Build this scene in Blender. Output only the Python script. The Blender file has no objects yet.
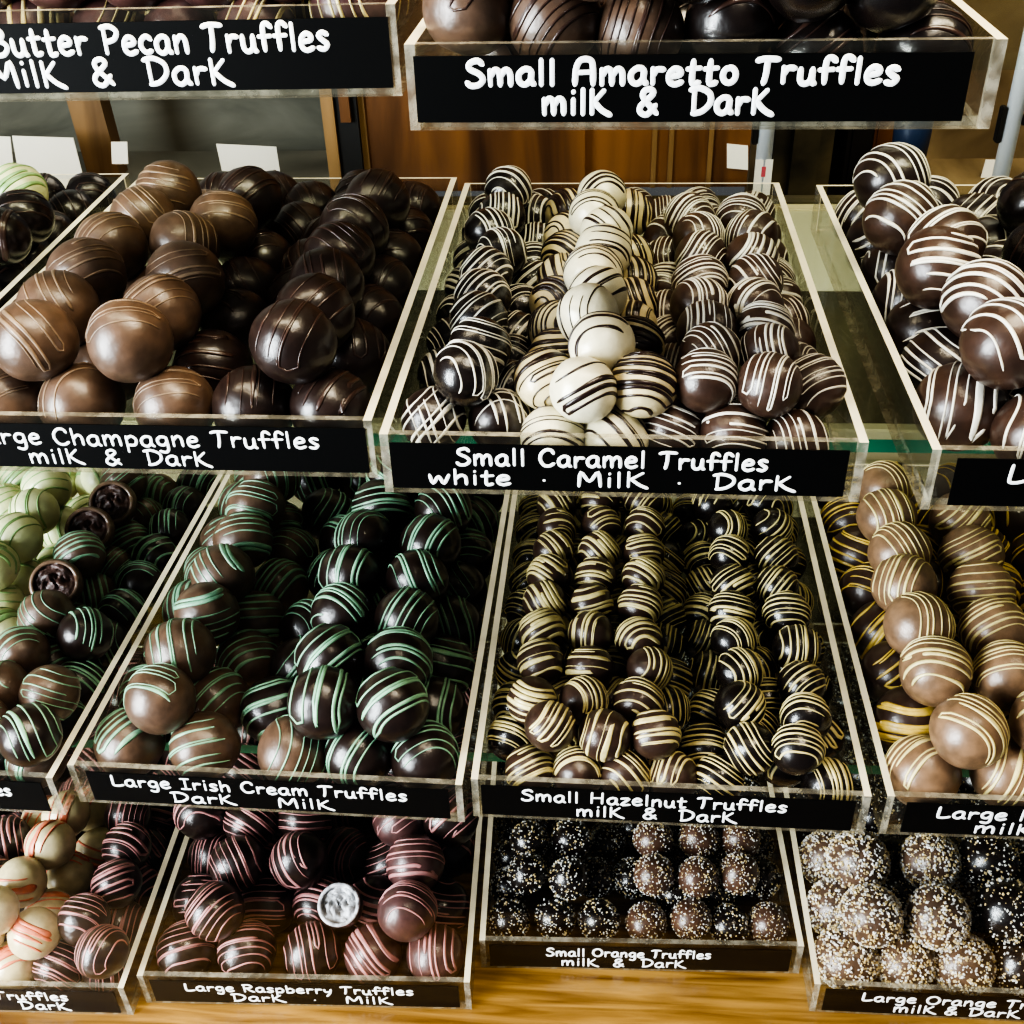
import bpy, bmesh, math, random
from mathutils import Vector, Matrix, noise
random.seed(7)
C = bpy.context.scene.collection
sc = bpy.context.scene
Z0 = 0.5712                      # eye height above the wooden deck
FPX = 1127.08
PITCH, YAW, ROLL = map(math.radians, (34.756, 5.0955, -1.928))

# ------------------------------------------------------------------ camera
def cam_axes():
    f = Vector((0, math.cos(PITCH), -math.sin(PITCH))); u = Vector((0, math.sin(PITCH), math.cos(PITCH))); r = Vector((1, 0, 0))
    Zr = Matrix.Rotation(YAW, 3, 'Z')
    f, u, r = Zr @ f, Zr @ u, Zr @ r
    c, s = math.cos(ROLL), math.sin(ROLL)
    return c*r + s*u, -s*r + c*u, f
RX, UP, FW = cam_axes()
EYE = Vector((0, 0, Z0))
cd = bpy.data.cameras.new('camera'); cam = bpy.data.objects.new('camera', cd); C.objects.link(cam)
cd.sensor_width = 36; cd.lens = FPX/1024*36; cd.clip_start = .01
m = Matrix((RX, UP, -FW)).transposed().to_4x4(); m.translation = EYE
cam.matrix_world = m
sc.camera = cam
def ray(u, v): return FW + RX*((u-512)/FPX) + UP*((512-v)/FPX)
def on_z(u, v, z):
    d = ray(u, v); return EYE + d*((z-Z0)/d.z)
def on_y(u, v, y):
    d = ray(u, v); return EYE + d*(y/d.y)
def project(p):
    q = p - EYE; d = q.dot(FW)
    return 512+FPX*q.dot(RX)/d, 512-FPX*q.dot(UP)/d

# ------------------------------------------------------------------ materials
def mat(name):
    m = bpy.data.materials.new(name); m.use_nodes = True
    return m, m.node_tree, m.node_tree.nodes['Principled BSDF']
def noise_mix(nt, c1, c2, scale, detail=3, lo=.35, hi=.65, coord='Object', stretch=None):
    tc = nt.nodes.new('ShaderNodeTexCoord'); n = nt.nodes.new('ShaderNodeTexNoise'); n.inputs['Scale'].default_value = scale; n.inputs['Detail'].default_value = detail
    src = tc.outputs[coord]
    if stretch:
        mp = nt.nodes.new('ShaderNodeMapping'); mp.inputs['Scale'].default_value = stretch; nt.links.new(src, mp.inputs[0]); src = mp.outputs[0]
    nt.links.new(src, n.inputs['Vector'])
    r = nt.nodes.new('ShaderNodeValToRGB'); r.color_ramp.elements[0].position = lo; r.color_ramp.elements[1].position = hi
    r.color_ramp.elements[0].color = (*c1, 1); r.color_ramp.elements[1].color = (*c2, 1)
    nt.links.new(n.outputs['Fac'], r.inputs[0])
    return r, n
def choc(name, col, rough=.33, var=.35, bump=.15, spec=.85, coat=0.0):
    m, nt, b = mat(name)
    c2 = tuple(min(1, x*(1+var)) for x in col); c1 = tuple(x*(1-var*.6) for x in col)
    r, n = noise_mix(nt, c1, c2, 2.3)
    nt.links.new(r.outputs[0], b.inputs['Base Color'])
    b.inputs['Roughness'].default_value = rough; b.inputs['Specular IOR Level'].default_value = spec
    b.inputs['Coat Weight'].default_value = coat; b.inputs['Coat Roughness'].default_value = .25
    n2 = nt.nodes.new('ShaderNodeTexNoise'); n2.inputs['Scale'].default_value = 4; n2.inputs['Detail'].default_value = 4
    nt.links.new(n.inputs['Vector'].links[0].from_socket, n2.inputs['Vector'])
    bp = nt.nodes.new('ShaderNodeBump'); bp.inputs['Strength'].default_value = bump; bp.inputs['Distance'].default_value = .0015
    nt.links.new(n2.outputs['Fac'], bp.inputs['Height']); nt.links.new(bp.outputs[0], b.inputs['Normal'])
    return m
def plain(name, col, rough=.5, metal=0, emis=0, spec=.5):
    m, nt, b = mat(name)
    r, n = noise_mix(nt, tuple(x*.88 for x in col), tuple(min(1, x*1.1) for x in col), 6)
    nt.links.new(r.outputs[0], b.inputs['Base Color'])
    b.inputs['Roughness'].default_value = rough; b.inputs['Metallic'].default_value = metal; b.inputs['Specular IOR Level'].default_value = spec
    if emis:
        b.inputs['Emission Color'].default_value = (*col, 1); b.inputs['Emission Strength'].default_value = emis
    return m
def clear(name, tint, ior=1.49, rough=.03, haze=0.0, hazecol=(.8, .8, .8), gscale=1.0):
    m = bpy.data.materials.new(name); m.use_nodes = True; nt = m.node_tree; nt.nodes.clear()
    out = nt.nodes.new('ShaderNodeOutputMaterial'); t = nt.nodes.new('ShaderNodeBsdfTransparent'); t.inputs[0].default_value = (*tint, 1)
    g = nt.nodes.new('ShaderNodeBsdfGlossy'); g.inputs['Roughness'].default_value = rough
    fr = nt.nodes.new('ShaderNodeFresnel'); geo = nt.nodes.new('ShaderNodeNewGeometry'); ir = nt.nodes.new('ShaderNodeMapRange')
    ir.inputs[3].default_value = ior; ir.inputs[4].default_value = 1/ior          # same reflectance seen from either side
    nt.links.new(geo.outputs['Backfacing'], ir.inputs[0]); nt.links.new(ir.outputs[0], fr.inputs[0])
    mul = nt.nodes.new('ShaderNodeMath'); mul.operation = 'MULTIPLY'; mul.inputs[1].default_value = gscale; mul.use_clamp = True
    nt.links.new(fr.outputs[0], mul.inputs[0])
    mx = nt.nodes.new('ShaderNodeMixShader'); nt.links.new(mul.outputs[0], mx.inputs[0]); nt.links.new(t.outputs[0], mx.inputs[1]); nt.links.new(g.outputs[0], mx.inputs[2])
    last = mx.outputs[0]
    if haze:
        d = nt.nodes.new('ShaderNodeBsdfDiffuse'); d.inputs[0].default_value = (*hazecol, 1)
        n = nt.nodes.new('ShaderNodeTexNoise'); n.inputs['Scale'].default_value = 35 if haze < .1 else 140; n.inputs['Detail'].default_value = 5
        tc = nt.nodes.new('ShaderNodeTexCoord'); nt.links.new(tc.outputs['Object'], n.inputs['Vector'])
        mr = nt.nodes.new('ShaderNodeMapRange'); mr.inputs[1].default_value = .4; mr.inputs[2].default_value = .75; mr.inputs[3].default_value = haze*.4; mr.inputs[4].default_value = haze*1.6
        nt.links.new(n.outputs['Fac'], mr.inputs[0])
        mx2 = nt.nodes.new('ShaderNodeMixShader'); nt.links.new(mr.outputs[0], mx2.inputs[0]); nt.links.new(last, mx2.inputs[1]); nt.links.new(d.outputs[0], mx2.inputs[2]); last = mx2.outputs[0]
    nt.links.new(last, out.inputs[0])
    return m

M = {}
M['acrylic'] = clear('acrylic', (.97, .97, .95), haze=.012, hazecol=(.75, .72, .6))
M['glass'] = clear('shelf_glass', (.93, .97, .94), ior=1.5)
M['pane'] = clear('front_glass', (.985, .99, .985), ior=1.45, rough=.0, haze=0, gscale=.5)
def glow_edge_mat(name, col, e, tr=.5):
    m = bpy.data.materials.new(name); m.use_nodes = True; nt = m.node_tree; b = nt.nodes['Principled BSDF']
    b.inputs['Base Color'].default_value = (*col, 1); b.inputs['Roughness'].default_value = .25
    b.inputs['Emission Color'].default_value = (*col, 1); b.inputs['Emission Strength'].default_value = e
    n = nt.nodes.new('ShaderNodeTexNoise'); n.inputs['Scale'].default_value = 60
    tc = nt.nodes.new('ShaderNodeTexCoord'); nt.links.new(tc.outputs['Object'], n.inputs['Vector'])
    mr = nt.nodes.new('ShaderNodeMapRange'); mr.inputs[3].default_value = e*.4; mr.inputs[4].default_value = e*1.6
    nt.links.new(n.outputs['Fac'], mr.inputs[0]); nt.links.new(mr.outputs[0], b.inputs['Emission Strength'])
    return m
M['edge'] = glow_edge_mat('acrylic_edge_glow', (.86, .78, .56), .30)  # bright edge light painted in as mottled emission; the acrylic is no lamp
M['edge_clear'] = clear('acrylic_edge_clear', (.80, .78, .70), rough=.15, haze=.30, hazecol=(.86, .80, .64))
M['green_edge'] = glow_edge_mat('glass_edge_glow', (.03, .20, .11), .02)  # trace of glow put into the green edge colour
M['card'] = plain('chalkboard_card', (.004, .004, .004), .5, spec=.12)
M['ink'] = plain('white_marker_glow', (.9, .92, .95), .6, emis=.4)  # lettering brightened by emission added to the ink

def wood(name, c1, c2, scale, stretch, rough=.35, coat=.0):
    m, nt, b = mat(name)
    r, n = noise_mix(nt, c1, c2, scale, 6, .3, .72, stretch=stretch)
    n.inputs['Distortion'].default_value = .6
    nt.links.new(r.outputs[0], b.inputs['Base Color']); b.inputs['Roughness'].default_value = rough; b.inputs['Coat Weight'].default_value = coat
    bp = nt.nodes.new('ShaderNodeBump'); bp.inputs['Strength'].default_value = .15; bp.inputs['Distance'].default_value = .002
    nt.links.new(n.outputs['Fac'], bp.inputs['Height']); nt.links.new(bp.outputs[0], b.inputs['Normal'])
    return m
M['oak'] = wood('oak_deck', (.13, .055, .012), (.60, .35, .10), 5, (2.2, 34, 34), .3, .25)
M['door_wood'] = wood('back_door_wood', (.05, .018, .006), (.30, .13, .045), 6, (5, 1, .7), .4)
M['door_wood_light'] = wood('back_frame_wood', (.12, .065, .025), (.34, .2, .085), 6, (6, 1, .7), .4)
M['cream'] = plain('cream_board', (.75, .66, .42), .6)
M['olive_board'] = wood('olive_board', (.03, .026, .012), (.13, .11, .05), 5, (4, 1, 1), .5)
M['grey_wall'] = wood('back_counter_grey', (.07, .07, .05), (.26, .25, .20), 5, (1.2, 1, 4), .5)
M['tan_cloth'] = wood('tan_cloth', (.12, .08, .035), (.42, .32, .17), 7, (2, 1, 2), .8)
M['dark'] = plain('dark_gap', (.008, .006, .005), .6)
M['metal'] = plain('aluminium_post_glow', (.80, .86, .92), .3, emis=.05)  # pale paint and slight added emission stand in for reflected light
M['paper'] = plain('white_paper_glow', (.85, .82, .72), .7, emis=.12)  # paper emits a little, brightness painted into the material
M['blue'] = plain('blue_plastic', (.02, .04, .10), .4)
M['pinkdot'] = plain('pink_print', (.7, .12, .16), .6)
M['olive'] = wood('olive_mess', (.015, .015, .008), (.16, .13, .06), 12, (1, 1, 1), .7)

# body and drizzle colours
MILK = (.088, .042, .024); MILKB = (.16, .083, .046); DARK = (.011, .0065, .0055); WHITE = (.76, .70, .50)
M['b_milk'] = choc('milk_chocolate', MILK, .36)
M['b_bronze'] = choc('bronze_milk_chocolate', (.112, .066, .042), .36)
M['b_pale'] = choc('pale_milk_chocolate', (.21, .125, .07), .36)
M['b_dark'] = choc('dark_chocolate', DARK, .27, coat=.15)
M['b_dark2'] = choc('brown_dark_chocolate', (.022, .0115, .009), .30)
M['b_white'] = choc('white_chocolate', WHITE, .33, .08)
M['b_grnwhite'] = choc('pale_green_chocolate', (.60, .62, .34), .4, .1)
M['b_ivory'] = choc('ivory_chocolate', (.68, .57, .33), .35, .15)
M['b_brown'] = choc('deep_milk_chocolate', (.052, .026, .017), .34)
M['b_rose'] = choc('rosy_milk_chocolate', (.09, .040, .036), .36)
M['d_white'] = choc('white_drizzle', (.85, .81, .70), .4, .05)
M['d_dark'] = choc('dark_drizzle', (.018, .006, .005), .3)
M['d_milk'] = choc('milk_drizzle', (.16, .10, .065), .33)
M['d_tan'] = choc('tan_drizzle', (.25, .17, .11), .35)
M['d_darkline'] = choc('brown_drizzle', (.045, .022, .016), .28)
M['d_green'] = choc('mint_drizzle', (.25, .49, .32), .4, .3)
M['d_olive'] = choc('leaf_green_drizzle', (.26, .42, .17), .4, .2)
M['d_yellow'] = choc('yellow_drizzle', (.68, .48, .10), .4, .3)
M['d_cream'] = choc('cream_drizzle', (.76, .64, .29), .4, .2)
M['d_pink'] = choc('pink_drizzle', (.55, .25, .24), .4, .2)
M['d_red'] = choc('coral_drizzle', (.78, .22, .12), .45, .25)
M['crumb_gold'] = plain('gold_crumb', (.74, .58, .30), .35)
M['crumb_white'] = plain('sugar_crumb', (.85, .83, .78), .3)
M['ganache'] = choc('ganache', (.06, .025, .018), .5, .5, .8)
M['cream_fill'] = choc('pale_filling', (.50, .50, .52), .55, .6, .9)

# ------------------------------------------------------------------ mesh helpers
def link_mesh(name, bm, mats, parent=None, smooth=False, loc=None):
    me = bpy.data.meshes.new(name); bm.to_mesh(me); bm.free()
    for x in (mats if isinstance(mats, (list, tuple)) else [mats]): me.materials.append(x)
    if smooth:
        for p in me.polygons: p.use_smooth = True
    o = bpy.data.objects.new(name, me); C.objects.link(o)
    if parent: o.parent = parent
    if loc: o.location = loc
    return o
def box(bm, a, b, side=0, top=None, bevel=0):
    (x0, y0, z0), (x1, y1, z1) = a, b
    vs = [bm.verts.new(p) for p in ((x0,y0,z0),(x1,y0,z0),(x1,y1,z0),(x0,y1,z0),(x0,y0,z1),(x1,y0,z1),(x1,y1,z1),(x0,y1,z1))]
    fs = []
    for idx in ((3,2,1,0),(4,5,6,7),(0,1,5,4),(1,2,6,5),(2,3,7,6),(3,0,4,7)):
        fs.append(bm.faces.new([vs[i] for i in idx]))
    return fs
def slab(bm, a, b, thin, bright=None):
    """a sheet: the two broad faces use slot 0, the edges slot 1"""
    fs = box(bm, a, b)
    broad = {'z': (0, 1), 'y': (2, 4), 'x': (3, 5)}[thin]
    for i, f in enumerate(fs): f.material_index = 0 if i in broad else (1 if (bright is None or i in bright) else 2)
def tag(o, label, cat, group=None):
    o['label'] = label; o['category'] = cat
    if group: o['group'] = group
    return o
def struct(o): o['kind'] = 'structure'; return o
def empty(name, loc=(0, 0, 0), rz=0):
    o = bpy.data.objects.new(name, None); C.objects.link(o); o.location = loc; o.rotation_euler = (0, 0, rz); o.empty_display_size = .01
    return o
def smooth_line(pts, n=5, closed=False):
    if len(pts) < 3: return list(pts)
    out = []
    P = list(pts)
    for i in range(len(P)-1):
        p0 = P[max(i-1, 0)]; p1 = P[i]; p2 = P[i+1]; p3 = P[min(i+2, len(P)-1)]
        for k in range(n):
            t = k/n
            out.append(.5*((2*p1)+(p2-p0)*t+(2*p0-5*p1+4*p2-p3)*t*t+(3*p1-p0-3*p2+p3)*t**3))
    out.append(P[-1])
    return out
def sweep(bm, pts, normals, w, h, seg=6, taper=True, sunk=.35, mi=0):
    """flattened tube: half width w (callable or number), half height h, following pts with surface normals"""
    n = len(pts); rings = []
    for i, p in enumerate(pts):
        t = (pts[min(i+1, n-1)] - pts[max(i-1, 0)])
        if t.length < 1e-9: t = Vector((1, 0, 0))
        t.normalize(); nn = normals[i].normalized(); s = t.cross(nn).normalized(); nn = s.cross(t)
        k = 1.0
        if taper:
            e = min(i, n-1-i)
            k = (.35, .8, 1.0)[min(e, 2)]
        ww = (w(i/(n-1)) if callable(w) else w)*k; hh = h*k
        rings.append([bm.verts.new(p + s*(ww*math.cos(2*math.pi*j/seg)) + nn*(hh*math.sin(2*math.pi*j/seg) + h*(1-sunk)*0)) for j in range(seg)])
    for i in range(n-1):
        for j in range(seg):
            f = bm.faces.new((rings[i][j], rings[i][(j+1) % seg], rings[i+1][(j+1) % seg], rings[i+1][j])); f.material_index = mi; f.smooth = True
    for r in (rings[0], rings[-1]):
        try:
            f = bm.faces.new(r); f.material_index = mi
        except ValueError: pass

# ------------------------------------------------------------------ stroke lettering (hand-written marker)
def arc(cx, cy, rx, ry, a0, a1, n=9):
    return [(cx+rx*math.cos(math.radians(a0+(a1-a0)*i/(n-1))), cy+ry*math.sin(math.radians(a0+(a1-a0)*i/(n-1)))) for i in range(n)]
G = {   # advance, strokes ; cap height 1, x height .62
'A': (.72, [[(.05,0),(.08,.6),(.2,.95),(.45,1),(.58,.8),(.6,0)], [(.07,.48),(.6,.5)]]),
'B': (.66, [[(.1,.98),(.1,0)], [(.02,.95),(.35,1),(.52,.8),(.38,.58),(.12,.52)], [(.12,.52),(.45,.5),(.58,.28),(.4,.02),(.04,0)]]),
'C': (.66, [[(.58,.78),(.5,.97),(.3,1),(.1,.75),(.06,.4),(.2,.06),(.42,.02),(.6,.18)]]),
'D': (.74, [[(.14,.95),(.14,.02)], [(0,.92),(.3,1),(.62,.78),(.64,.4),(.4,.08),(.1,0)]]),
'H': (.74, [[(.1,1),(.08,0)], [(.6,1),(.58,0)], [(.08,.5),(.6,.52)]]),
'I': (.5, [[(.05,.98),(.45,1)], [(.25,1),(.24,0)], [(.02,0),(.46,.02)]]),
'K': (.66, [[(.1,1),(.1,0)], [(.56,.95),(.12,.45)], [(.2,.5),(.45,.15),(.72,-.08)]]),
'L': (.6, [[(.1,1),(.08,.2),(.14,.03),(.35,.02),(.58,.12)]]),
'M': (.86, [[(.06,0),(.12,.95),(.4,.35),(.68,.98),(.76,0)]]),
'O': (.78, [arc(.38,.5,.32,.48,100,470,14)]),
'P': (.6, [[(.12,1),(.1,0)], [(.02,.95),(.34,1),(.55,.8),(.42,.52),(.12,.42)]]),
'R': (.68, [[(.1,.98),(.1,0)], [(.02,.95),(.36,1),(.54,.78),(.4,.55),(.12,.5)], [(.25,.5),(.42,.2),(.64,0)]]),
'S': (.6, [[(.52,.85),(.38,1),(.14,.9),(.12,.68),(.4,.48),(.52,.25),(.38,.03),(.14,0),(.02,.14)]]),
'T': (.66, [[(0,.9),(.25,.98),(.66,.95)], [(.32,.95),(.3,.4),(.24,0)]]),
'a': (.56, [[(.44,.58),(.25,.62),(.07,.42),(.08,.12),(.25,0),(.42,.2),(.45,.56)], [(.45,.58),(.44,.15),(.54,0)]]),
'b': (.54, [[(.08,1),(.08,.02)], [(.08,.45),(.28,.62),(.46,.42),(.38,.08),(.1,.02)]]),
'c': (.46, [[(.42,.5),(.28,.62),(.1,.48),(.06,.22),(.2,.02),(.4,.08)]]),
'e': (.5, [[(.08,.32),(.38,.38),(.38,.56),(.22,.62),(.07,.42),(.08,.12),(.24,0),(.46,.1)]]),
'f': (.44, [[(.46,.86),(.32,1),(.18,.85),(.18,0)], [(.0,.52),(.42,.54)]]),
'g': (.54, [[(.42,.58),(.22,.62),(.07,.42),(.12,.14),(.3,.1),(.43,.3)], [(.43,.6),(.44,-.15),(.3,-.36),(.08,-.28)]]),
'h': (.54, [[(.08,1),(.08,0)], [(.08,.35),(.26,.6),(.42,.5),(.44,0)]]),
'i': (.24, [[(.12,.6),(.12,0)], [(.12,.86),(.13,.9)]]),
'k': (.6, [[(.08,.96),(.08,0)], [(.46,.92),(.1,.42)], [(.16,.46),(.4,.14),(.68,-.06)]]),
'l': (.26, [[(.12,1),(.12,.0)]]),
'm': (.82, [[(.07,.62),(.08,0)], [(.08,.35),(.22,.62),(.36,.5),(.38,0)], [(.38,.35),(.54,.62),(.68,.5),(.7,0)]]),
'n': (.54, [[(.08,.62),(.08,0)], [(.08,.35),(.26,.62),(.41,.5),(.43,0)]]),
'o': (.54, [arc(.26,.31,.19,.3,100,465,11)]),
'p': (.54, [[(.08,.62),(.07,-.38)], [(.08,.45),(.28,.62),(.46,.42),(.38,.08),(.1,.06)]]),
'r': (.44, [[(.08,.62),(.09,0)], [(.09,.32),(.2,.56),(.42,.56)]]),
's': (.44, [[(.38,.54),(.22,.62),(.09,.5),(.22,.32),(.36,.18),(.24,0),(.04,.06)]]),
't': (.44, [[(.2,.92),(.18,.1),(.28,0),(.4,.06)], [(.02,.58),(.42,.62)]]),
'u': (.54, [[(.07,.6),(.08,.14),(.22,0),(.38,.14),(.42,.6)], [(.42,.6),(.43,.1),(.52,0)]]),
'w': (.74, [[(.04,.6),(.14,.02),(.34,.5),(.5,.02),(.68,.62)]]),
'y': (.5, [[(.06,.6),(.12,.25),(.4,.3)], [(.44,.62),(.36,.1),(.16,-.36)]]),
'z': (.5, [[(.04,.58),(.42,.6),(.06,.02),(.46,.04)]]),
'&': (.72, [[(.62,.02),(.2,.62),(.2,.9),(.4,.98),(.48,.78),(.12,.35),(.1,.08),(.32,-.02),(.58,.36)]]),
'.': (.3, [[(.14,.32),(.16,.34)]]),
' ': (.36, []),
}
def text_strokes(s):
    x = 0; out = []
    for ch in s:
        adv, st = G[ch]
        jy = random.uniform(-.03, .03)
        for k in st:
            out.append([Vector((x+px, py+jy, 0)) for px, py in k])
        x += adv + .07
    return out, x - .07
def lettering(bm, s, x0, x1, base, cap, y, pen):
    st, w = text_strokes(s)
    sx = (x1-x0)/w
    for k in st:
        pts = [Vector((x0+p.x*sx, 0, base+p.y*cap)) for p in k]
        pts = smooth_line(pts, 4)
        # round the ends by stepping slightly outward
        if len(pts) >= 2:
            a = (pts[0]-pts[1]).normalized()*pen*.6; b = (pts[-1]-pts[-2]).normalized()*pen*.6
            pts = [pts[0]+a] + pts + [pts[-1]+b]
        pts = [Vector((p.x, y, p.z)) for p in pts]
        sweep(bm, pts, [Vector((0, -1, 0))]*len(pts), pen, pen*.3, seg=8)

# ------------------------------------------------------------------ trays
SH = {1: Z0-.1005, 2: Z0-.2318, 3: Z0-.4125, 4: .0006}
H = .0250; D = .2725; T = .003; TS = .0032
TR = {  # shelf, x, y, rot, width
'butter pecan': (1, -.2470, .3856, .0165, .1800), 'amaretto': (1, -.0585, .3489, -.018, .1726),
'champagne': (2, -.2676, .3551, -.0058, .1854), 'caramel': (2, -.0778, .3444, -.0096, .1725), 'corner': (2, .1153, .3387, -.0042, .18), 'edge': (2, -.4502, .3611, .0163, .18),
'Irish cream': (3, -.2413, .3454, -.0201, .1843), 'hazelnut': (3, -.0535, .3454, -.0117, .1766), 'large hazelnut': (3, .1299, .3439, -.0029, .18), 'mint': (3, -.4249, .342, -.0263, .18),
'raspberry': (4, -.2417, .3402, .030, .1800), 'small orange': (4, -.0591, .3711, .030, .1765), 'large orange': (4, .1196, .3542, -.0021, .18), 'cherry': (4, -.4262, .3276, .028, .18)}
TXT = {  # (card x0,x1 as fractions), lines: (text, x0, x1, base, cap, pen mm)
'butter pecan': ((.03, .985), [('Butter Pecan Truffles', .236, .875, .56, .38, .95), ('Milk  &  Dark', .222, .680, .10, .38, .95)]),
'amaretto': ((.015, .95), [('Small Amaretto Truffles', .105, .836, .57, .37, 1.0), ('milk  &  Dark', .236, .628, .12, .38, 1.0)]),
'champagne': ((.03, .985), [('Large Champagne Truffles', .155, .890, .54, .36, .65), ('milk  &  Dark', .271, .654, .10, .34, .65)]),
'caramel': ((.02, .965), [('Small Caramel Truffles', .16, .806, .55, .36, .75), ('white  .  MilK  .  Dark', .098, .861, .12, .33, .75)]),
'corner': ((.05, .97), [('Large Truffles', .15, .6, .52, .38, .75)]),
'edge': ((.03, .97), []),
'Irish cream': ((.045, .965), [('Large Irish Cream Truffles', .105, .862, .56, .36, .75), ('Dark    Milk', .253, .667, .10, .34, .75)]),
'hazelnut': ((.025, .965), [('Small Hazelnut Truffles', .129, .80, .55, .36, .75), ('milk  &  Dark', .269, .674, .10, .36, .75)]),
'large hazelnut': ((.05, .97), [('Large Hazelnut Truffles', .125, .86, .55, .36, .8), ('milk & Dark', .224, .65, .08, .36, .8)]),
'mint': ((.03, .965), [('Truffles', .70, .876, .50, .38, .8)]),
'raspberry': ((.035, .965), [('Large Raspberry Truffles', .1365, .83, .55, .34, .75), ('Dark   .   Milk', .273, .757, .10, .34, .75)]),
'small orange': ((.03, .965), [('Small Orange Truffles', .2086, .72, .55, .36, .75), ('milk  &  Dark', .2546, .641, .10, .36, .75)]),
'large orange': ((.035, .97), [('Large Orange Truffles', .142, .78, .55, .36, .8), ('milk & Dark', .24, .60, .10, .36, .8)]),
'cherry': ((.03, .965), [('Truffles', .594, .82, .55, .36, .8), ('Dark', .66, .81, .10, .36, .8)])}
TL = {
'butter pecan': 'clear acrylic tray of striped truffles, sign reading Butter Pecan Truffles',
'amaretto': 'clear acrylic tray at top, black sign reading Small Amaretto Truffles',
'champagne': 'clear acrylic tray of plain brown truffles, sign reading Large Champagne Truffles',
'caramel': 'clear acrylic tray with ridged white and dark truffles, sign reading Small Caramel Truffles',
'corner': 'clear acrylic tray right of the caramel tray, sign cut off by the frame',
'edge': 'clear acrylic tray of dark truffles left of the champagne tray, at frame edge',
'Irish cream': 'clear acrylic tray of green striped truffles, sign reading Large Irish Cream Truffles',
'hazelnut': 'clear acrylic tray of small yellow striped truffles, sign reading Small Hazelnut Truffles',
'large hazelnut': 'clear acrylic tray of pale brown yellow striped truffles right of small hazelnut tray',
'mint': 'clear acrylic tray with pale green truffles, left of the Irish cream tray',
'raspberry': 'clear acrylic tray on the oak deck, sign reading Large Raspberry Truffles',
'small orange': 'clear acrylic tray of speckled truffles, sign reading Small Orange Truffles',
'large orange': 'clear acrylic tray of crumb coated truffles, sign reading Large Orange Truffles',
'cherry': 'clear acrylic tray with pink-streaked white truffles, left of the raspberry tray'}
def HT(key): return .0288 if key == 'butter pecan' else .0250
def make_tray(key):
    H = HT(key)
    sh, x, y, a, W = TR[key]
    root = empty('truffle_tray', (x, y, SH[sh]), a)
    tag(root, TL[key], 'tray', 'clear acrylic truffle trays')
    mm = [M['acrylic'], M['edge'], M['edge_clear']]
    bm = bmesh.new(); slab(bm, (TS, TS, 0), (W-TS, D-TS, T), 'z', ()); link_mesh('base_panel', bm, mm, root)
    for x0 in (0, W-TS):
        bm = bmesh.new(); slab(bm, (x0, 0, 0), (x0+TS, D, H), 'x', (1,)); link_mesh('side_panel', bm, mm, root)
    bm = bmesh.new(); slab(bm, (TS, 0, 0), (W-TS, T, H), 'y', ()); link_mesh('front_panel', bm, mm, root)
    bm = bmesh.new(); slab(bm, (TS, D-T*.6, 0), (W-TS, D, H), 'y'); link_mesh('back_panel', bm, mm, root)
    (c0, c1), lines = TXT[key]
    bm = bmesh.new(); z0, z1 = H*.10, H*.87
    box(bm, (c0*W, -.0006, z0), (c1*W, -.0001, z1)); card = link_mesh('sign_card', bm, M['card'], root); card['label'] = 'matt black sign card with white writing'
    if lines:
        bm = bmesh.new()
        for s, a0, a1, base, cap, pen in lines:
            lettering(bm, s, a0*W, a1*W, z0+(z1-z0)*base, (z1-z0)*cap, -.0007, pen*.00092)
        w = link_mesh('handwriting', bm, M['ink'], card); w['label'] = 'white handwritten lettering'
for k in TR: make_tray(k)

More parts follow.
